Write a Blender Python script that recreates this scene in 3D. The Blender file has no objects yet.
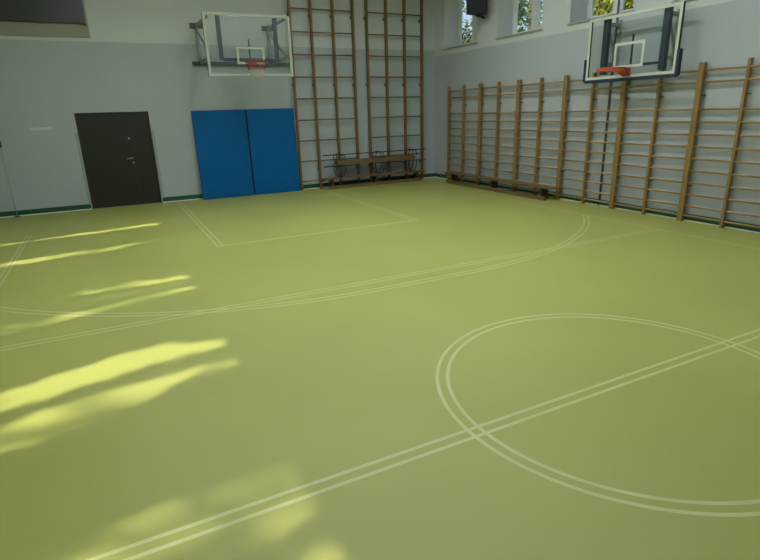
import bpy, bmesh, math, random
from mathutils import Vector, Matrix
random.seed(7)
S = bpy.context.scene
COL = S.collection
PI = math.pi

# ------------------------------------------------------------------ materials
def lin(c):
    return tuple((v/255/12.92 if v/255 <= .04045 else ((v/255+.055)/1.055)**2.4) for v in c)

def mat(name, rgb, rough=.6, metal=0.0, noise=0.0, scale=8.0, spec=.5, stretch=None):
    m = bpy.data.materials.new(name); m.use_nodes = True
    nt = m.node_tree; b = nt.nodes['Principled BSDF']
    c = lin(rgb)
    b.inputs['Base Color'].default_value = (*c, 1)
    b.inputs['Roughness'].default_value = rough
    b.inputs['Metallic'].default_value = metal
    b.inputs['Specular IOR Level'].default_value = spec
    if noise:
        tc = nt.nodes.new('ShaderNodeTexCoord'); mp = nt.nodes.new('ShaderNodeMapping')
        if stretch: mp.inputs['Scale'].default_value = stretch
        n = nt.nodes.new('ShaderNodeTexNoise'); n.inputs['Scale'].default_value = scale
        n.inputs['Detail'].default_value = 4
        r = nt.nodes.new('ShaderNodeValToRGB')
        r.color_ramp.elements[0].position = .3; r.color_ramp.elements[1].position = .7
        r.color_ramp.elements[0].color = (*[v*(1-noise) for v in c], 1)
        r.color_ramp.elements[1].color = (*[min(1, v*(1+noise)) for v in c], 1)
        nt.links.new(tc.outputs['Object'], mp.inputs['Vector'])
        nt.links.new(mp.outputs[0], n.inputs['Vector'])
        nt.links.new(n.outputs['Fac'], r.inputs[0]); nt.links.new(r.outputs[0], b.inputs['Base Color'])
    return m

def glass(name, tint=(1, 1, 1), refl=.08, rough=.03):
    m = bpy.data.materials.new(name); m.use_nodes = True
    nt = m.node_tree; nt.nodes.remove(nt.nodes['Principled BSDF'])
    t = nt.nodes.new('ShaderNodeBsdfTransparent'); t.inputs[0].default_value = (*tint, 1)
    g = nt.nodes.new('ShaderNodeBsdfGlossy'); g.inputs['Roughness'].default_value = rough
    mx = nt.nodes.new('ShaderNodeMixShader'); mx.inputs[0].default_value = refl
    nt.links.new(t.outputs[0], mx.inputs[1]); nt.links.new(g.outputs[0], mx.inputs[2])
    nt.links.new(mx.outputs[0], nt.nodes['Material Output'].inputs[0])
    return m

def wall_mat(name, edge, upper, lower):
    """two-tone painted wall: darker washable paint up to the height edge, cream above"""
    m = mat(name, upper, .75)
    nt = m.node_tree; b = nt.nodes['Principled BSDF']
    g = nt.nodes.new('ShaderNodeNewGeometry'); s = nt.nodes.new('ShaderNodeSeparateXYZ')
    gt = nt.nodes.new('ShaderNodeMath'); gt.operation = 'GREATER_THAN'; gt.inputs[1].default_value = edge
    n = nt.nodes.new('ShaderNodeTexNoise'); n.inputs['Scale'].default_value = .9; n.inputs['Detail'].default_value = 3
    mx = nt.nodes.new('ShaderNodeMix'); mx.data_type = 'RGBA'
    mx.inputs['A'].default_value = (*lin(lower), 1); mx.inputs['B'].default_value = (*lin(upper), 1)
    m2 = nt.nodes.new('ShaderNodeMix'); m2.data_type = 'RGBA'; m2.blend_type = 'MULTIPLY'
    m2.inputs['Factor'].default_value = .12
    L = nt.links.new
    L(g.outputs['Position'], s.inputs[0]); L(s.outputs['Z'], gt.inputs[0]); L(gt.outputs[0], mx.inputs['Factor'])
    L(g.outputs['Position'], n.inputs['Vector'])
    L(mx.outputs['Result'], m2.inputs['A']); L(n.outputs['Fac'], m2.inputs['B'])
    L(m2.outputs['Result'], b.inputs['Base Color'])
    # washable lower paint is a little glossier
    return m

FLOOR_RGB = (160, 164, 88); LINE_RGB = (192, 198, 144)
XC, YC = -5.551, -11.205
def floor_mat():
    m = mat('sports_floor_vinyl', FLOOR_RGB, .48, spec=.4)
    nt = m.node_tree; b = nt.nodes['Principled BSDF']; L = nt.links.new
    g = nt.nodes.new('ShaderNodeNewGeometry'); s = nt.nodes.new('ShaderNodeSeparateXYZ')
    L(g.outputs['Position'], s.inputs[0])
    X, Y = s.outputs['X'], s.outputs['Y']
    def M(op, a, c=None):
        n = nt.nodes.new('ShaderNodeMath'); n.operation = op
        for i, v in enumerate((a, c)):
            if v is None: continue
            if isinstance(v, (int, float)): n.inputs[i].default_value = v
            else: L(v, n.inputs[i])
        return n.outputs[0]
    def band(d, c, w):                      # 1 where |d-c| < w/2
        return M('LESS_THAN', M('ABSOLUTE', M('SUBTRACT', d, c)), w/2)
    def rng(v, a, c): return M('MULTIPLY', M('GREATER_THAN', v, a), M('LESS_THAN', v, c))
    def pair(d, c, pitch, w): return M('MAXIMUM', band(d, c-pitch/2, w), band(d, c+pitch/2, w))
    def dist(cx, cy):
        dx = M('SUBTRACT', X, cx); dy = M('SUBTRACT', Y, cy)
        return M('SQRT', M('ADD', M('MULTIPLY', dx, dx), M('MULTIPLY', dy, dy)))
    W = .027
    terms = []
    terms.append((pair(dist(XC, YC), 1.293, .079, W), .9))
    terms.append((M('MULTIPLY', pair(Y, YC, .081, W), rng(X, -10.1, -.95)), .9))
    terms.append((M('MULTIPLY', pair(Y, -8.114, .08, W), rng(X, -10.1, -1.05)), .72))
    # the curved goal line: two arcs joined by a straight piece
    cy = -3.22; r = 5.2; a = .65
    arcL = M('MULTIPLY', pair(dist(XC-a, cy), r, .08, W), M('MULTIPLY', rng(X, -10.1, XC-a), M('LESS_THAN', Y, cy)))
    arcR = M('MULTIPLY', pair(dist(XC+a, cy), r, .08, W), M('MULTIPLY', rng(X, XC+a, -1.0), M('LESS_THAN', Y, cy)))
    mid = M('MULTIPLY', pair(Y, cy-r, .08, W), rng(X, XC-a, XC+a))
    terms.append((M('MAXIMUM', M('MAXIMUM', arcL, arcR), mid), .75))
    # lane in front of the end hoop
    terms.append((M('MULTIPLY', pair(X, -7.292, .085, W), rng(Y, -5.28, -.45)), .85))
    terms.append((M('MULTIPLY', pair(X, -3.77, .085, W), rng(Y, -5.28, -.45)), .75))
    terms.append((M('MULTIPLY', pair(Y, -5.25, .05, W), rng(X, -7.34, -3.72)), .85))
    terms.append((M('MULTIPLY', pair(X, -10.105, .06, W), rng(Y, -20, -2.44)), .6))
    terms.append((M('MULTIPLY', pair(X, -.96, .06, W), rng(Y, -20, -2.6)), .5))
    tot = None
    for t, k in terms:
        t = M('MULTIPLY', t, k); tot = t if tot is None else M('MAXIMUM', tot, t)
    wear = nt.nodes.new('ShaderNodeTexNoise'); wear.inputs['Scale'].default_value = 3.5; wear.inputs['Detail'].default_value = 5
    L(g.outputs['Position'], wear.inputs['Vector'])
    tot = M('MULTIPLY', tot, M('ADD', M('MULTIPLY', wear.outputs['Fac'], .9), .45))
    tot = M('MINIMUM', tot, 1.0)
    soil = nt.nodes.new('ShaderNodeTexNoise'); soil.inputs['Scale'].default_value = .55; soil.inputs['Detail'].default_value = 6
    L(g.outputs['Position'], soil.inputs['Vector'])
    rp = nt.nodes.new('ShaderNodeValToRGB')
    c = lin(FLOOR_RGB)
    rp.color_ramp.elements[0].position = .3; rp.color_ramp.elements[1].position = .72
    rp.color_ramp.elements[0].color = (c[0]*.92, c[1]*.93, c[2]*.92, 1)
    rp.color_ramp.elements[1].color = (c[0]*1.06, c[1]*1.04, c[2]*1.05, 1)
    L(soil.outputs['Fac'], rp.inputs[0])
    mx = nt.nodes.new('ShaderNodeMix'); mx.data_type = 'RGBA'
    L(tot, mx.inputs['Factor']); L(rp.outputs[0], mx.inputs['A']); mx.inputs['B'].default_value = (*lin(LINE_RGB), 1)
    L(mx.outputs['Result'], b.inputs['Base Color'])
    return m

M = {}
UP = (199, 205, 202); LOW = (172, 179, 182)
M['wall_back'] = wall_mat('painted_wall_back', 3.49, UP, LOW)
M['wall_right'] = wall_mat('painted_wall_right', 3.33, UP, LOW)
M['plain_wall'] = wall_mat('painted_wall_plain', 3.4, UP, LOW)
M['ceiling'] = mat('ceiling_paint', (214, 214, 204), .8, noise=.03, scale=2)
M['floor'] = floor_mat()
M['green'] = mat('green_skirting', (18, 76, 46), .5, noise=.08)
M['white_trim'] = mat('white_trim', (232, 234, 226), .6)
M['door'] = mat('dark_door_paint', (34, 34, 29), .45, noise=.06, scale=3)
M['door_frame'] = mat('door_frame_dark', (30, 29, 26), .5)
M['steel'] = mat('brushed_steel', (170, 170, 165), .35, metal=.8)
M['guard'] = mat('grey_plastic', (146, 152, 148), .5)
M['mat_blue'] = mat('blue_mat_vinyl', (0, 88, 146), .55, noise=.05, scale=3, spec=.15)
M['mat_seam'] = mat('blue_mat_piping', (8, 62, 116), .6)
M['mat_top'] = mat('mat_edge_tan', (112, 100, 92), .7)
M['wood_dark'] = mat('aged_brown_wood', (112, 86, 54), .5, noise=.18, scale=3, stretch=(14, 14, 1))
M['wood'] = mat('varnished_pine', (138, 110, 64), .45, noise=.16, scale=3, stretch=(14, 14, 1))
M['rung'] = mat('varnished_rung', (148, 122, 78), .4, noise=.12, scale=3, stretch=(14, 1, 14))
M['bench'] = mat('worn_bench_wood', (108, 88, 56), .5, noise=.15, scale=4, stretch=(1, 12, 12))
M['bench_dark'] = mat('bench_foot_wood', (66, 50, 36), .6, noise=.15)
M['black_steel'] = mat('black_steel', (36, 36, 34), .45, metal=.3)
M['navy'] = mat('navy_padding', (22, 38, 58), .6)
M['navy_steel'] = mat('navy_painted_steel', (36, 48, 60), .5)
M['grey_steel'] = mat('grey_painted_steel', (136, 144, 140), .5)
M['dark_grey'] = mat('dark_grey_steel', (62, 68, 68), .5)
M['white_frame'] = mat('white_board_border', (190, 195, 182), .6)
M['old_border'] = mat('aged_white_border', (160, 166, 150), .65)
M['acrylic'] = glass('clear_acrylic', (.93, .96, .95), .02, .3)
M['pane'] = glass('window_glass', (.95, .97, .97), .04)
M['rim'] = mat('orange_rim_paint', (178, 78, 52), .5)
M['rim_old'] = mat('faded_red_rim', (120, 62, 52), .6)
M['net_red'] = mat('net_red_cord', (140, 66, 58), .9)
M['net_white'] = mat('net_white_cord', (180, 164, 152), .9)
M['black'] = mat('black_plastic', (16, 20, 23), .55)
M['grille'] = mat('speaker_grille', (20, 25, 29), .7, noise=.2, scale=120)
M['panel'] = mat('dark_panel', (54, 60, 60), .4)
M['beige'] = mat('shade_beige', (146, 148, 130), .7)
M['pvc'] = mat('white_window_frame', (218, 224, 224), .4)
M['sill'] = mat('grey_stone_sill', (150, 152, 138), .5)
M['label'] = mat('white_plastic', (196, 200, 194), .5)
M['pole_d'] = mat('grey_wall_pole', (84, 88, 84), .5)
M['pole'] = mat('thin_grey_pole', (150, 154, 144), .5)
M['red'] = mat('dark_red_plastic', (84, 50, 46), .5)
M['bark'] = mat('tree_bark', (84, 68, 52), .9, noise=.2)
M['ground'] = mat('grass_ground', (92, 108, 58), .95, noise=.2, scale=1)
def leaf_mat(name, rgb):
    m = mat(name, rgb, .6)
    nt = m.node_tree; b = nt.nodes['Principled BSDF']
    t = nt.nodes.new('ShaderNodeBsdfTranslucent'); t.inputs[0].default_value = (*lin(rgb), 1)
    mx = nt.nodes.new('ShaderNodeMixShader'); mx.inputs[0].default_value = .45
    nt.links.new(b.outputs[0], mx.inputs[1]); nt.links.new(t.outputs[0], mx.inputs[2])
    nt.links.new(mx.outputs[0], nt.nodes['Material Output'].inputs[0]); return m
M['leaf'] = leaf_mat('leaf_green', (112, 138, 62)); M['leaf_y'] = leaf_mat('leaf_yellow', (176, 176, 52))
M['leaf_d'] = leaf_mat('leaf_dark', (78, 104, 70))
def emis(name, rgb, k):
    m = bpy.data.materials.new(name); m.use_nodes = True
    b = m.node_tree.nodes['Principled BSDF']
    b.inputs['Base Color'].default_value = (.8, .8, .8, 1)
    b.inputs['Emission Color'].default_value = (*rgb, 1); b.inputs['Emission Strength'].default_value = k
    return m

# ------------------------------------------------------------------ mesh helpers
class MB:
    def __init__(self): self.bm = bmesh.new(); self.mi = 0
    def _mark(self, n0):
        self.bm.faces.ensure_lookup_table()
        for f in self.bm.faces[n0:]: f.material_index = self.mi
    def box(self, a, b):
        n0 = len(self.bm.faces)
        x0, x1 = sorted((a[0], b[0])); y0, y1 = sorted((a[1], b[1])); z0, z1 = sorted((a[2], b[2]))
        v = [self.bm.verts.new(p) for p in ((x0,y0,z0),(x1,y0,z0),(x1,y1,z0),(x0,y1,z0),(x0,y0,z1),(x1,y0,z1),(x1,y1,z1),(x0,y1,z1))]
        for f in ((3,2,1,0),(4,5,6,7),(0,1,5,4),(1,2,6,5),(2,3,7,6),(3,0,4,7)): self.bm.faces.new([v[i] for i in f])
        self._mark(n0); return self
    def bar(self, p, q, w, h, up=(0, 0, 1)):
        """rectangular bar from p to q, w across and h along the up direction"""
        p, q = Vector(p), Vector(q); d = (q-p).normalized(); u = Vector(up)
        if abs(d.dot(u)) > .99: u = Vector((0, 1, 0))
        s = d.cross(u).normalized(); u = s.cross(d)
        n0 = len(self.bm.faces); v = []
        for c in (p, q):
            for a, b in ((-1,-1),(1,-1),(1,1),(-1,1)): v.append(self.bm.verts.new(c + s*a*w/2 + u*b*h/2))
        for f in ((3,2,1,0),(4,5,6,7),(0,1,5,4),(1,2,6,5),(2,3,7,6),(3,0,4,7)): self.bm.faces.new([v[i] for i in f])
        self._mark(n0); return self
    def tube(self, pts, r, n=8, closed=False, caps=True):
        pts = [Vector(p) for p in pts]; rings = []; N = len(pts)
        n0 = len(self.bm.faces); pu = None
        for i, p in enumerate(pts):
            a = pts[(i-1) % N] if (closed or i > 0) else p
            b = pts[(i+1) % N] if (closed or i < N-1) else p
            d = (b-a).normalized()
            u = pu if pu is not None else (Vector((0,0,1)) if abs(d.z) < .9 else Vector((1,0,0)))
            u = (u - d*u.dot(d)).normalized(); pu = u; s = d.cross(u)
            rr = r[i] if isinstance(r, (list, tuple)) else r
            rings.append([self.bm.verts.new(p + (u*math.cos(2*PI*k/n) + s*math.sin(2*PI*k/n))*rr) for k in range(n)])
        for i in range(N if closed else N-1):
            A, B = rings[i], rings[(i+1) % N]
            for k in range(n): self.bm.faces.new((A[k], A[(k+1)%n], B[(k+1)%n], B[k]))
        if caps and not closed:
            self.bm.faces.new(rings[0][::-1]); self.bm.faces.new(rings[-1])
        self._mark(n0); return self
    def prism(self, poly, axis, a, b):
        """extrude a polygon (list of 2D points) along axis from a to b"""
        n0 = len(self.bm.faces)
        def P(p, t): return {'x': (t, p[0], p[1]), 'y': (p[0], t, p[1]), 'z': (p[0], p[1], t)}[axis]
        A = [self.bm.verts.new(P(p, a)) for p in poly]; B = [self.bm.verts.new(P(p, b)) for p in poly]
        self.bm.faces.new(A[::-1]); self.bm.faces.new(B)
        for i in range(len(poly)):
            j = (i+1) % len(poly); self.bm.faces.new((A[i], A[j], B[j], B[i]))
        self._mark(n0); return self
    def ring(self, c, r0, r1, z0, z1, n=40):
        n0 = len(self.bm.faces); V = []
        for k in range(n):
            ca, sa = math.cos(2*PI*k/n), math.sin(2*PI*k/n)
            V.append([self.bm.verts.new((c[0]+r*ca, c[1]+r*sa, z)) for r, z in ((r0,z0),(r1,z0),(r1,z1),(r0,z1))])
        for k in range(n):
            A, B = V[k], V[(k+1)%n]
            for i in range(4): self.bm.faces.new((A[i], A[(i+1)%4], B[(i+1)%4], B[i]))
        self._mark(n0); return self
    def build(self, name, m, parent=None, smooth=False, bevel=0):
        bmesh.ops.recalc_face_normals(self.bm, faces=self.bm.faces)
        if bevel:
            bmesh.ops.bevel(self.bm, geom=list(self.bm.edges), offset=bevel, segments=3, affect='EDGES', profile=.6)
        me = bpy.data.meshes.new(name); self.bm.to_mesh(me); self.bm.free()
        for x in (m if isinstance(m, (list, tuple)) else [m]): me.materials.append(x)
        if smooth:
            for p in me.polygons: p.use_smooth = True
        o = bpy.data.objects.new(name, me); COL.objects.link(o)
        if parent: o.parent = parent; 
        return o

def root(name, label, cat, loc=(0, 0, 0), group=None, rz=0):
    o = bpy.data.objects.new(name, None); COL.objects.link(o)
    o.location = loc; o.rotation_euler = (0, 0, rz); o.empty_display_size = .1
    o['label'] = label; o['category'] = cat
    if group: o['group'] = group
    return o
def tag(o, label, cat, group=None):
    o['label'] = label; o['category'] = cat
    if group: o['group'] = group
    return o
def struct(o, label, cat):
    o['kind'] = 'structure'; o['label'] = label; o['category'] = cat; return o
def copy_tree(o, parent=None):
    c = o.copy(); COL.objects.link(c)
    if parent: c.parent = parent
    for ch in list(o.children): copy_tree(ch, c)
    return c

# ------------------------------------------------------------------ room shell
XL, YF, HC = -13.5, -22.4, 5.25          # left wall, far wall behind the camera, ceiling height
SILL, WTOP = 3.48, 4.95
RW = [(-.44 - 2.245*i, -.44 - 2.245*i - 1.47) for i in range(9)]     # window openings in the right wall
LS, LT = 2.2, 4.65
LW = [(y, y - 1.65) for y in (-2.9, -4.9, -7.1, -9.3, -11.5, -13.7)]          # window openings in the left wall

struct(MB().box((XL-.4, YF-.3, -.2), (.6, .3, 0)).build('floor', M['floor']), 'light olive green sports floor with thin pale double court lines', 'floor')
struct(MB().box((XL-.4, YF-.3, HC), (.6, .3, HC+.2)).build('ceiling', M['ceiling']), 'pale gym ceiling', 'ceiling')
def windowed_wall(name, m, x0, x1, wins, z0, z1, label):
    b = MB(); b.box((x0, YF-.3, 0), (x1, .3, z0)); b.box((x0, YF-.3, z1), (x1, .3, HC))
    ys = [.3] + [v for w in wins for v in w] + [YF-.3]
    for i in range(0, len(ys), 2): b.box((x0, ys[i], z0), (x1, ys[i+1], z1))
    struct(b.build(name, m), label, 'wall')
windowed_wall('wall_right', M['wall_right'], 0, .55, RW, SILL, WTOP, 'long wall with high windows, grey below and cream above')
windowed_wall('wall_left', M['plain_wall'], XL-.35, XL, LW, LS, LT, 'long windowed wall opposite the wall bars')
DL, DR, DH = -9.127, -7.654, 2.07
b = MB(); b.box((XL, 0, 0), (DL, .3, HC)); b.box((DR, 0, 0), (0, .3, HC)); b.box((DL, 0, DH), (DR, .3, HC))
struct(b.build('wall_back', M['wall_back']), 'end wall with a dark door, grey below and cream above', 'wall')
struct(MB().box((XL, YF-.3, 0), (0, YF, HC)).build('wall_front', M['plain_wall']), 'plain end wall opposite the door', 'wall')

def skirting(name, a, b_, label):
    b = MB()
    (x0, y0), (x1, y1) = a, b_
    b.box((x0, y0, .018), (x1, y1, .12))
    struct(b.build(name, M['green']), label, 'skirting board')
skirting('baseboard_back', (DR+.02, -.014), (-.014, 0), 'dark green skirting board along the end wall right of the door')
skirting('baseboard_side', (XL, -.014), (DL-.02, 0), 'dark green skirting board along the end wall left of the door')
skirting('baseboard_right', (-.014, YF), (0, 0), 'dark green skirting board behind the wall bars')
for i, (a, c, lab) in enumerate((((DR+.02, -.035), (-.035, 0), 'thin white strip at the foot of the end wall right of the door'),
                          ((XL, -.035), (DL-.02, 0), 'thin white strip at the foot of the end wall left of the door'),
                          ((-.035, YF), (0, 0), 'thin white strip at the foot of the wall bars wall'))):
    struct(MB().box((*a, 0), (*c, .018)).build('trim_%d' % (i+1), M['white_trim']), lab, 'trim')

# door: wide leaf with handle, narrow leaf beside it
d = struct(MB().box((DL, .001, .0), (DL+.03, .1, DH)).box((DR-.03, .001, 0), (DR, .1, DH)).box((DL+.03, .001, DH-.03), (DR-.03, .1, DH)).build('door_1', M['door_frame']),
           'wide dark brown double door with a steel lever handle', 'door')
xs = DL + 1.09
MB().box((DL+.03, .03, .005), (xs-.0005, .075, DH-.03)).build('wide_leaf', M['door'], d)
MB().box((xs+.0005, .03, .005), (DR-.03, .075, DH-.03)).build('narrow_leaf', M['door'], d)
hx = -8.115
h = MB().tube([(hx, .03, 1.07), (hx, -.03, 1.07), (hx-.02, -.05, 1.07), (hx-.14, -.05, 1.06)], .012, 10).build('handle', M['steel'], d, True)
MB().box((hx-.022, .018, .93), (hx+.022, .03, 1.12)).build('handle_plate', M['door_frame'], h)
MB().tube([(hx-.01, .03, .97), (hx-.01, .0, .97)], .022, 14).build('lock_cylinder', M['steel'], d, True)
MB().tube([(hx-.025, .03, 1.50), (hx-.02, .01, 1.50)], .022, 14).build('upper_lock', M['steel'], d, True)
for x, lab in ((DL-.032, 'grey corner guard strip on the left edge of the dark door opening'), (DR+.032, 'grey corner guard strip on the right edge of the dark door opening')):
    tag(MB().box((x-.028, -.006, .13), (x+.028, -.0005, 1.66)).build('corner_guard', M['guard']), lab, 'corner guard', 'corner guards by the door')

# windows
def window(n, xf, w, z0, z1, side, label):
    """side +1: frame lies at +x end of the opening (right wall), -1: left wall"""
    y0, y1 = w; d_ = .06; xa, xb = (xf, xf+d_) if side > 0 else (xf-d_, xf)
    b = MB(); f = .075
    b.box((xa, y0, z0), (xb, y0-f, z1)); b.box((xa, y1+f, z0), (xb, y1, z1))
    b.box((xa, y0-f, z0), (xb, y1+f, z0+f)); b.box((xa, y0-f, z1-f), (xb, y1+f, z1))
    ym = (y0+y1)/2
    if side > 0: b.box((xa, ym+.07, z0+f), (xb, ym-.07, z1-f))
    o = struct(b.build('window_%d' % n, M['pvc']), label, 'window')
    xm = (xa+xb)/2
    for a, c in (((y0-f, ym+.07), (ym-.07, y1+f)) if side > 0 else ((y0-f, y1+f),)):
        sash = MB(); s = .045; xs0, xs1 = xm-.02, xm+.02
        sash.box((xs0, a, z0+f), (xs1, a-s, z1-f)); sash.box((xs0, c+s, z0+f), (xs1, c, z1-f))
        sash.box((xs0, a-s, z0+f), (xs1, c+s, z0+f+s)); sash.box((xs0, a-s, z1-f-s), (xs1, c+s, z1-f))
        so = sash.build('sash', M['pvc'], o)
        MB().box((xm-.003, a-s, z0+f+s), (xm+.003, c+s, z1-f-s)).build('pane', M['pane'], so)
    if side > 0:
        MB().box((-.03, y0+.03, z0-.03), (xa, y1-.03, z0+.004)).build('sill', M['sill'], o)
names = ['high white window nearest the room corner, half covered by the black loudspeaker', 'high white window between the loudspeaker and the glass backboard', 'high white window partly behind the clear basketball backboard']
for i, w in enumerate(RW):
    window(i+1, .45, w, SILL, WTOP, 1, names[i] if i < 3 else 'high white window in the wall bars wall, number %s past the backboard' % ('one two three four five six'.split()[i-3]))
for i, w in enumerate(LW):
    window(i+20, XL-.1, w, LS, LT, -1, 'tall white window in the sunny wall, place %s from the end wall' % ('one two three four five six'.split()[i]))

# unseen fill lights in rows on the ceiling, added to brighten the room
fill_m = emis('fill_glow', (.93, 1.0, 1.0), 41.0)
fx = root('fill_light', 'long white fill light added on the gym ceiling out of view', 'fill light', (0, 0, HC), 'added fill lights on the gym ceiling')
MB().box((-.16, -.78, -.06), (.16, .78, 0)).build('housing', M['white_trim'], fx)
MB().box((-.13, -.74, -.075), (.13, .74, -.0605)).build('fill_face', fill_m, fx)
k = 0
for x in (-8.2, -5.6, -3.0):
    for y in (-4.2, -7.2, -10.2):
        o = fx if k == 0 else copy_tree(fx); o.location = (x, y, HC); k += 1

# ------------------------------------------------------------------ end wall
# dark panel; its shade on the wall is built as a beige board
t = root('wall_panel', 'dark grey flat panel with its shade as a beige board, high on the wall, above and left of the door', 'panel', (-9.8, 0, 3.6))
MB().box((-1.3, -.03, -.04), (1.25, 0, 1.15)).build('shade_board', M['beige'], t)
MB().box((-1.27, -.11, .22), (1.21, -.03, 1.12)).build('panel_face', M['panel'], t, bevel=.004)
MB().box((1.17, -.12, .19), (1.215, -.05, .22)).build('clip', M['black_steel'], t)
MB().box((-.32, -.12, .19), (-.275, -.05, .22)).build('clip', M['black_steel'], t)
tag(MB().box((-9.98, -.012, 1.745), (-9.59, 0, 1.80)).build('wall_plate', M['label']), 'small narrow white plate on the grey wall left of the door', 'plate')
# thin pole at far left
t = root('thin_pole', 'thin grey pole with dark red top standing by the wall at far left', 'pole', (-10.56, -.06, 0))
MB().tube([(0, 0, .012), (0, 0, 1.5)], .0058, 8).build('shaft', M['pole'], t, True)
MB().tube([(0, 0, 0), (0, 0, .012), (0, 0, .02)], [.07, .06, .02], 16).build('foot', M['dark_grey'], t, True)
MB().tube([(0, 0, 1.43), (0, 0, 1.45), (0, 0, 1.56), (0, 0, 1.58)], [.01, .028, .028, .012], 12).build('cap', M['red'], t, True)

# blue mats
def gym_mat(x0, x1, label):
    t = root('gym_mat', label, 'mat', ((x0+x1)/2, -.165, 0), 'blue mats against the end wall')
    w = (x1-x0)/2; th = .09; H = 2.055
    o = MB().box((-w, -th/2, 0), (w, th/2, H)).build('cushion', M['mat_blue'], t, bevel=.012)
    o.rotation_euler = (math.radians(-2.9), 0, 0)
    s = MB().tube([(-w+.012, -th/2, .012), (w-.012, -th/2, .012), (w-.012, -th/2, H-.012), (-w+.012, -th/2, H-.012)], .006, 6, closed=True).build('piping', M['mat_seam'], o)
    MB().box((-w+.02, -th/2+.012, H-.002), (w-.02, th/2-.012, H+.004)).build('top_edge', M['mat_top'], o)
    return t
gym_mat(-6.735, -5.492, 'blue vinyl gym mat leaning on the wall, left one nearer the door')
gym_mat(-5.472, -4.275, 'blue vinyl gym mat leaning on the wall, right one beside the climbing ladder')

# climbing ladders (three bays each)
def ladder(xs, label):
    x0 = xs[0]; t = root('climbing_ladder', label, 'climbing ladder', (x0, -.15, 0), 'tall climbing ladders on the end wall')
    for x in xs:
        p = MB().box((x-x0-.024, -.045, 0), (x-x0+.024, .045, HC-.04)).build('post', M['wood_dark'], t)
        for z in (.5, 2.6, 4.2, 5.0):
            MB().box((x-x0-.012, .044, z-.03), (x-x0+.012, .148, z+.03)).build('bracket', M['dark_grey'], p)
    for k in range(10):
        z = .22 + .5135*k
        MB().tube([(-.02, 0, z), (xs[-1]-x0+.02, 0, z)], .017, 8).build('rung', M['wood_dark'], t, True)
    return t
ladder([-4.22, -3.685, -3.11, -2.565], 'tall brown wooden climbing ladder beside the blue mats')
ladder([-2.18, -1.62, -1.075, -.535], 'tall brown wooden climbing ladder nearest the room corner')

# benches -----------------------------------------------------------
def wood_bench(L, feet, label, loc, rz, group='low wooden gym benches'):
    t = root('gym_bench', label, 'bench', loc, group, rz)
    h = L/2; Hs = .28
    MB().box((-h, -.12, Hs-.035), (h, .12, Hs)).build('seat', M['bench'], t, bevel=.006)
    MB().box((-h+.12, -.13, .0), (h-.12, -.07, .08)).build('balance_beam', M['bench'], t, bevel=.005)
    for x in feet:
        f = MB().prism([(-.13, 0), (-.05, 0), (-.02, .05), (.02, .05), (.05, 0), (.13, 0), (.085, .12), (.11, Hs-.035), (-.11, Hs-.035), (-.085, .12)], 'x', x-.035, x+.035)
        # notch clears the beam
        f.build('foot', M['bench_dark'], t)
    MB().box((-h-.06, -.04, Hs-.075), (-h+.04, .04, Hs-.036)).build('hook', M['bench_dark'], t)
    return t
wood_bench(3.05, (-1.3, 0, 1.3), 'low wooden gym bench on the floor below the climbing ladders, under the steel benches', (-2.15, -.345, 0), 0)
wood_bench(4.0, (-1.68, .02, 1.7), 'long low wooden gym bench on the floor in front of the wall bars', (-.335, -3.17, 0), -PI/2)

def steel_bench(flip, z, label):
    t = root('steel_legged_bench', label, 'bench', (-2.12, -.345, z), 'steel legged benches on the stack')
    sgn = -1 if flip else 1
    h = 1.18
    a, c = (0, .05) if flip else (.335, .385)
    MB().box((-h, -.12, a), (h, .12, c)).build('seat', M['bench'], t, bevel=.006)
    zt = .205 if flip else .30            # long tube
    zb = .215 if flip else .012           # far end of the loops
    zs = .05 if flip else .335
    MB().tube([(-1.55, -.07, zt), (1.53, -.07, zt)], .013, 8).build('long_tube', M['black_steel'], t, True)
    for x in (-1.08, .07, 1.1):
        pts = []
        for i in range(17):
            u = i/16; ang = PI*u
            pts.append((x - .13*math.cos(ang), -.09, zs + (zb-zs)*math.sin(ang)**.6))
        l = MB().tube(pts, .011, 8).tube([(p[0], .09, p[2]) for p in pts], .011, 8)
        l.tube([(x, -.09, zb), (x, .09, zb)], .011, 8)
        l.build('leg_loop', M['black_steel'], t, True)
    return t
steel_bench(False, .2805, 'wooden bench on black steel loop legs standing on the low bench')
steel_bench(True, .667, 'upside-down bench with black steel loop legs on top of the bench stack')

# ------------------------------------------------------------------ wall bars
Y0, SP, BH = -.797, .7078, 2.51
RZ = [.10, .26, .452, .645, .838, 1.032, 1.225, 1.418, 1.612, 1.806, 2.215, 2.39]
def wall_bars():
    t = root('wall_bars', '', 'wall bars', (-.078, 0, 0), 'wooden wall bars along the wall')
    for y in (-.0235, -SP, -2*SP+.0235):
        p = MB().box((-.0375, y-.0225, 0), (.0375, y+.0225, BH)).build('post', M['wood'], t, bevel=.004)
        for z in (.6, 2.02):
            MB().tube([(-.005, y-.036, z), (.05, y-.036, z), (.078, y-.036, z)], .009, 6).bar((.0, y-.036, z), (.0, y-.0225, z), .03, .02).build('bracket', M['dark_grey'], p)
    for z in RZ:
        xo = -.0 if z < 2.3 else -.012
        MB().tube([(xo, -.003, z), (xo, -2*SP+.003, z)], .0175, 8).build('rung', M['rung'], t, True)
    return t
wb = wall_bars()
wl = ['wall bars unit nearest the room corner', 'second wall bars unit from the room corner, over the middle of the bench', 'third wall bars unit from the corner, behind the near end of the long bench',
      'fourth wall bars unit from the corner, with the grey pole behind it', 'fifth wall bars unit from the corner, under the right half of the glass backboard', 'wall bars unit at the right edge, sixth from the room corner']
for i in range(6):
    o = wb if i == 0 else copy_tree(wb)
    o.location = (-.078, Y0 - 2*SP*i, 0); o['label'] = wl[i]

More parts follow.
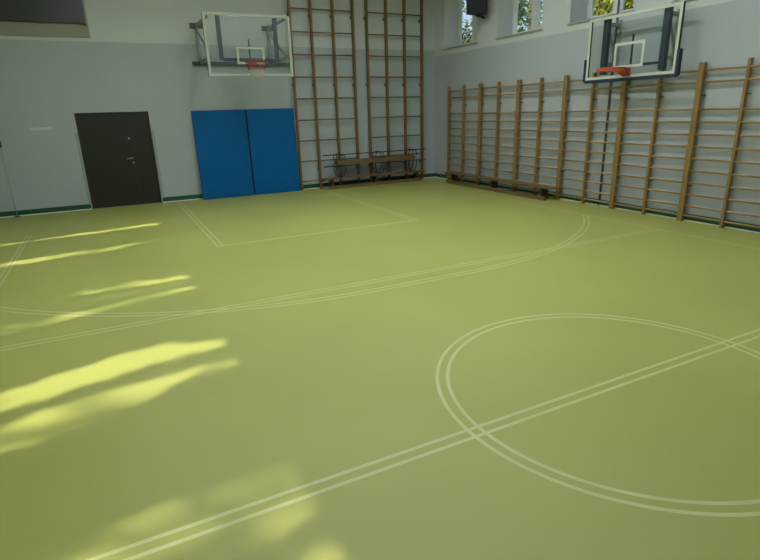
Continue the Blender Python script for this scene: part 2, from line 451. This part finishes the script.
# grey pole behind the wall bars
t = root('wall_pole', 'slim dark grey pole running up the wall behind the wall bars', 'pole', (-.022, -6.1, 0))
MB().tube([(0, 0, 0), (0, 0, HC-.002)], .021, 12).build('shaft', M['pole_d'], t, True)
for z in (2.75, 5.05):
    MB().ring((0, 0), .0205, .0215, z-.02, z+.02, 14).build('clamp', M['grey_steel'], t)

# ------------------------------------------------------------------ hoops
def board(t, w, h, z0, y, m_frame, fw=.05, m_border='white_frame'):
    """board facing -y in local space; y is the front of the glass"""
    MB().box((-w/2+fw, y+.002, z0+fw), (w/2-fw, y+.012, z0+h-fw)).build('clear_board', M['acrylic'], t)
    b = MB()
    for a, c in (((-w/2, z0), (w/2, z0+fw)), ((-w/2, z0+h-fw), (w/2, z0+h)), ((-w/2, z0+fw), (-w/2+fw, z0+h-fw)), ((w/2-fw, z0+fw), (w/2, z0+h-fw))):
        b.box((a[0], y-.003, a[1]), (c[0], y+.004, c[1]))
    b.build('white_border', M[m_border], t)
    b = MB(); g = .03
    for a, c in (((-w/2, z0), (w/2, z0+g)), ((-w/2, z0+h-g), (w/2, z0+h)), ((-w/2, z0+g), (-w/2+g, z0+h-g)), ((w/2-g, z0+g), (w/2, z0+h-g))):
        b.box((a[0]-.004*(a[0] < 0), y+.0045, a[1]), (c[0], y+.05, c[1]))
    b.build('edge_frame', m_frame, t)
def target(t, w, h, z0, y, s=.045, m='white_frame'):
    b = MB()
    b.box((-w/2, y-.003, z0), (w/2, y, z0+s)); b.box((-w/2, y-.003, z0+h-s), (w/2, y, z0+h))
    b.box((-w/2, y-.003, z0+s), (-w/2+s, y, z0+h-s)); b.box((w/2-s, y-.003, z0+s), (w/2, y, z0+h-s))
    b.build('target_square', M[m], t)

# left hoop on the end wall, seen through its clear board
t = root('basketball_hoop', 'basketball hoop with a red net on the end wall above the blue mats', 'basketball hoop', (-5.56, 0, 0))
Yb = -1.43; zb = 2.72; hb = 1.215
board(t, 1.83, hb, zb, Yb, M['dark_grey'], .055, 'old_border')
target(t, .59, .34, 2.96, Yb, .042, 'old_border')
b = MB()
for x in (-.6, .6): b.box((x-.04, Yb+.06, 3.04), (x+.04, Yb+.12, 3.90))
b.box((-.56, Yb+.06, 3.02), (.56, Yb+.12, 3.085)); b.box((-.012, Yb+.06, 3.085), (.012, Yb+.085, 3.46))
b.build('rear_frame', M['navy_steel'], t)
for x in (-.82, .82):
    a = MB()
    a.bar((x, -.02, 3.87), (x, Yb+.05, 3.87), .05, .05); a.bar((x, -.02, 3.10), (x, Yb+.05, 3.10), .05, .05)
    a.bar((x, -.02, 3.80), (x, Yb+.05, 3.10), .035, .035)
    a.box((x-.03, -.09, 3.10), (x+.03, -.03, 3.87))
    a.build('side_arm', M['grey_steel'], t)
    MB().box((x-.14, -.03, 3.82), (x+.14, 0, 3.93)).build('wall_plate', M['dark_grey'], t)
MB().box((-1.0, -.09, 3.05), (1.28, 0, 3.12)).build('wall_beam', M['dark_grey'], t)
rc = (0, Yb-.15-.225)
r = MB().tube([(rc[0]+.225*math.cos(2*PI*k/32), rc[1]+.225*math.sin(2*PI*k/32), 2.99) for k in range(32)], .012, 8, closed=True)
r.build('rim', M['rim_old'], t, True)
MB().box((-.07, Yb-.16, 2.93), (.07, Yb, 3.0)).build('rim_bracket', M['rim_old'], t)
n = MB(); NS = 14
for lev, (za, ra, zc, rc2) in enumerate(((2.985, .223, 2.90, .2), (2.90, .2, 2.82, .165), (2.82, .165, 2.75, .135), (2.75, .135, 2.69, .12))):
    n.mi = 0 if lev < 2 else 1
    for k in range(NS):
        a0 = 2*PI*(k + .5*(lev % 2))/NS
        for s in (-.5, .5):
            a1 = a0 + s*2*PI/NS
            n.tube([(rc[0]+ra*math.cos(a0), rc[1]+ra*math.sin(a0), za), (rc[0]+rc2*math.cos(a1), rc[1]+rc2*math.sin(a1), zc)], .0045, 5)
n.build('net', [M['net_red'], M['net_white']], t)

# right hoop on the wall bars wall; its board stands on short arms close to the wall
t = root('basketball_hoop', 'basketball hoop with a clear padded board and bare orange rim above the wall bars', 'basketball hoop', (0, -6.735, 0), None, -PI/2)
# local -y points to world -x
Yb = -.40; zb = 2.362; hb = 1.03
board(t, 1.8, hb, zb, Yb, M['navy'], .045)
target(t, .60, .41, 2.52, Yb, .045)
p = MB(); pw = .055
p.box((-.92, Yb-.014, zb-.055), (.92, Yb+.06, zb-.0005))
for x in (-.9, .9):
    x0, x1 = (x-.055, x-.0045) if x < 0 else (x+.0005, x+.055)
    p.box((x0, Yb-.014, zb-.03), (x1, Yb+.06, zb+.36))
p.build('edge_padding', M['navy'], t, bevel=.008)
b = MB()
for x in (-.59, .59): b.box((x-.05, Yb+.06, 2.44), (x+.05, Yb+.14, 3.40))
b.box((-.54, Yb+.06, 2.535), (.54, Yb+.09, 2.575)); b.box((-.012, Yb+.06, 2.575), (.012, Yb+.085, 3.05))
b.build('rear_frame', M['navy_steel'], t)
for x in (-.59, .59):
    a = MB()
    for z in (2.62, 3.28): a.bar((x, -.02, z), (x, Yb+.14, z), .06, .06)
    a.bar((x, -.03, 2.70), (x, Yb+.14, 3.22), .03, .03)
    a.build('side_arm', M['grey_steel'], t)
    MB().box((x-.06, -.02, 2.5), (x+.06, 0, 3.36)).build('wall_plate', M['grey_steel'], t)
rc = (0, Yb-.15-.228)
MB().ring(rc, .222, .236, 2.455, 2.51, 40).build('rim', M['rim'], t)
MB().prism([(Yb-.17, 2.51), (Yb-.17, 2.46), (Yb-.016, 2.38), (Yb-.004, 2.38), (Yb-.004, 2.52)], 'x', -.075, .075).build('rim_bracket', M['rim'], t)

# ------------------------------------------------------------------ loudspeaker
t = root('loudspeaker', 'black loudspeaker on a bracket between the first two high windows', 'loudspeaker', (-.30, -2.34, 4.03), None, math.radians(-62))
MB().prism([(-.23, -.18), (.23, -.18), (.15, .16), (-.15, .16)], 'z', 0, .66).build('cabinet', M['black'], t)
MB().box((-.19, -.192, .03), (.19, -.1805, .63)).build('grille', M['grille'], t)
MB().box((-.05, -.03, -.05), (.05, .05, -.0005)).bar((0, .02, -.035), (-.005, .335, -.035), .04, .04).build('bracket', M['black_steel'], t)

# ------------------------------------------------------------------ outside
struct(MB().box((-60, -60, -.5), (60, 60, -.25)).build('ground', M['ground']), 'grassy ground outside the building', 'ground')

def leaf_quad(bm, c, s, mi, rnd):
    n = Vector((rnd.gauss(0, 1), rnd.gauss(0, 1), rnd.gauss(0, 1))).normalized()
    u = n.orthogonal().normalized(); v = n.cross(u); a = rnd.random()*6.28
    u, v = u*math.cos(a)+v*math.sin(a), v*math.cos(a)-u*math.sin(a)
    f = bm.faces.new([bm.verts.new(c + p) for p in (-u*s, -v*s*.55, u*s, v*s*.55)]); f.material_index = mi
def tree(x, y, h, rad, nleaf, mats, label, leaf=.16, seed=1, pts=None, z0=2.2, group=None):
    rnd = random.Random(seed)
    t = root('tree', label, 'tree', (x, y, -.25), group)
    tr = MB(); tr.tube([(0, 0, 0), (.05, .03, h*.35), (-.04, .05, h*.65), (0, 0, h*.92)], [.2, .15, .1, .03], 8)
    for k in range(7):
        a = k*2.4; zz = h*(.32+.08*k)
        tr.tube([(0, 0, zz), (rad*.35*math.cos(a), rad*.35*math.sin(a), zz+.5), (rad*.7*math.cos(a), rad*.7*math.sin(a), zz+.9)], [.07, .05, .02], 6)
    tr.build('trunk', M['bark'], t, True)
    bm = bmesh.new()
    if pts is None:
        cl = []
        for k in range(26):
            while True:
                p = Vector((rnd.uniform(-1, 1), rnd.uniform(-1, 1), rnd.uniform(-1, 1)))
                if p.length < 1: break
            cl.append((Vector((p.x*rad, p.y*rad, z0+(h-z0)*(.5+.5*p.z))), rnd.uniform(.25, .55)))
        for k in range(nleaf):
            c, r_ = rnd.choice(cl)
            q = c + Vector((rnd.gauss(0, r_), rnd.gauss(0, r_), rnd.gauss(0, r_*.8)))
            if abs(q.y) > 1.25: q.y *= 1.25/abs(q.y)*rnd.uniform(.6, 1)
            leaf_quad(bm, q, leaf*rnd.uniform(.6, 1.2), rnd.choice((0, 0, 1)), rnd)
    else:
        for p in pts: leaf_quad(bm, p - Vector((x, y, -.25)), leaf*rnd.uniform(.8, 1.2), rnd.choice((0, 0, 1)), rnd)
    me = bpy.data.meshes.new('foliage'); bm.to_mesh(me); bm.free()
    for m_ in mats: me.materials.append(M[m_])
    o = bpy.data.objects.new('foliage', me); COL.objects.link(o); o.parent = t
    return t
tree(3.4, 3.9, 8.2, 1.7, 7000, ['leaf_d', 'leaf'], 'grey-green tree outside the window nearest the corner', .075, 3)
tree(4.3, .9, 8.6, 1.7, 8000, ['leaf_d', 'leaf'], 'leafy green tree outside the window beside the loudspeaker', .075, 5)
tree(5.2, -2.1, 8.0, 1.7, 9000, ['leaf_y', 'leaf'], 'yellow-green tree outside the window behind the glass backboard', .075, 9)

# unseen trees on the sunny side, leaves left out to shape the sun patches
EL = math.radians(38.0); AZ = .155
hv = Vector((-1, -AZ, 0)).normalized()
SUN = Vector((hv.x*math.cos(EL), hv.y*math.cos(EL), math.sin(EL)))     # towards the sun
STREAKS = [  # (x0, y0, x1, y1, width, share of sun that gets through)
    (-11.2, -3.25, -8.9, -2.88, .12, .5), (-9.2, -2.95, -7.93, -2.70, .17, .9), (-8.9, -2.45, -7.95, -2.32, .08, .12),
    (-10.8, -4.76, -8.75, -4.42, .22, .85), (-8.8, -4.42, -7.95, -4.22, .14, .2),
    (-9.2, -6.75, -8.4, -6.64, .12, .35), (-8.45, -6.72, -7.9, -6.70, .14, .95),
    (-8.9, -7.05, -8.2, -6.96, .10, .3),
    (-8.65, -7.30, -8.22, -7.28, .13, .3), (-8.13, -7.22, -7.92, -7.22, .12, .8),
    (-10.2, -7.66, -9.3, -7.52, .22, .3), (-9.3, -7.52, -8.75, -7.43, .14, .08),
    (-9.35, -9.16, -8.45, -8.92, .34, 1.0), (-9.85, -9.30, -9.3, -9.15, .3, .65), (-8.5, -8.97, -7.9, -8.99, .17, .5),
    (-9.9, -9.86, -8.7, -9.62, .38, .42), (-8.75, -9.56, -7.88, -9.40, .17, .72),
    (-9.3, -11.24, -8.10, -11.16, .48, .13), (-8.3, -11.32, -8.0, -11.26, .24, .26), (-8.4, -11.8, -8.02, -11.70, .18, .3)]
def opening(px, py, grow=0.0):
    best = 0
    for x0, y0, x1, y1, w, c in STREAKS:
        dx, dy = x1-x0, y1-y0; L2 = dx*dx+dy*dy
        u = max(0, min(1, ((px-x0)*dx+(py-y0)*dy)/L2))
        if math.hypot(px-x0-u*dx, py-y0-u*dy) < w/2 + grow: best = max(best, c)
    return best
rnd = random.Random(11)
def through(xa, xb, T, lo):
    xt = rnd.uniform(xa, xb); p = T + SUN*((xt-T.x)/SUN.x)
    return p if p.z > lo else None
near, far = {}, {}
n = 0
while n < 30000:                                    # near row: dense crowns, open only where the streaks fall
    T = Vector((rnd.uniform(-11.6, -7.2), rnd.uniform(-14.5, -1.0), 0))
    if opening(T.x, T.y, .035) > 0: continue
    p = through(-18.0, -14.7, T, 2.5)
    if p is None: continue
    near.setdefault(int((-p.y-2)//4.2), []).append(p); n += 1
SF = .11
per = 1/(SF*SF*.55)                                 # far row: unseen crowns added only to soften the light in the openings
n = 0; area = 4.4*13.5*math.sin(EL); dmax = 2.4
for q in range(int(area*dmax*per)):
    T = Vector((rnd.uniform(-11.6, -7.2), rnd.uniform(-14.5, -1.0), 0))
    c = opening(T.x, T.y, .10)
    tau = 1.2 if c == 0 else -math.log(c)
    if rnd.random() > tau/dmax: continue
    p = through(-27.5, -23.5, T, 4)
    if p is not None: far.setdefault(int((-p.y-3)//5.2), []).append(p)
places = 'nearest the end wall|second from the end wall|third from the end wall|fourth from the end wall|fifth from the end wall'.split('|')
for i, kx in enumerate(sorted(near)):
    tree(-16.4, -2-4.2*kx-1.2, 9.6, 2.0, 0, ['leaf', 'leaf_d'], 'unseen leafy tree with gaps shaped for the sun patches, close outside the sunny windows, ' + places[min(i, 4)], .088, 20+i, near[kx], group='trees close to the sunny side')
for i, kx in enumerate(sorted(far)):
    tree(-25.4, -3-5.2*kx-1.6, 15.0, 2.2, 0, ['leaf', 'leaf_d'], 'unseen tall tree added to soften the sun, behind the near trees on the sunny side, ' + places[min(i, 4)], SF, 40+i, far[kx], group='added tall trees far on the sunny side')

# ------------------------------------------------------------------ light
w = bpy.data.worlds.new('World'); S.world = w; w.use_nodes = True
nt = w.node_tree; bg = nt.nodes['Background']
sky = nt.nodes.new('ShaderNodeTexSky'); sky.sky_type = 'NISHITA'; sky.sun_disc = False
sky.sun_elevation = EL; sky.sun_rotation = math.atan2(SUN.x, SUN.y); sky.air_density = 1.0; sky.dust_density = 3.0
nt.links.new(sky.outputs[0], bg.inputs[0]); bg.inputs[1].default_value = .22
sl = bpy.data.lights.new('sun', 'SUN'); sl.energy = 10.0; sl.angle = math.radians(.5); sl.color = (1, .9, .74)
so = bpy.data.objects.new('sun', sl); COL.objects.link(so); so.location = SUN*40
so.rotation_euler = SUN.to_track_quat('Z', 'Y').to_euler()

# ------------------------------------------------------------------ camera
cam = bpy.data.cameras.new('camera'); co = bpy.data.objects.new('camera', cam); COL.objects.link(co)
yaw, pit, rol = .46, .3108, -.0298
f = Vector((math.sin(yaw)*math.cos(pit), math.cos(yaw)*math.cos(pit), -math.sin(pit)))
rt = Vector((math.cos(yaw), -math.sin(yaw), 0)); u = rt.cross(f)
r2 = rt*math.cos(rol) + u*math.sin(rol); u2 = u*math.cos(rol) - rt*math.sin(rol)
mw = Matrix((r2, u2, -f)).transposed().to_4x4(); mw.translation = Vector((-8.6198, -13.4903, 1.9255))
co.matrix_world = mw
cam.sensor_fit = 'HORIZONTAL'; cam.sensor_width = 36; cam.lens = 525.57*36/760; cam.clip_start = .05; cam.clip_end = 300
S.camera = co
S.view_settings.view_transform = 'Standard'; S.view_settings.look = 'None'
S.view_settings.gamma = 1; S.view_settings.use_curve_mapping = False
S.view_settings.exposure = 0.0
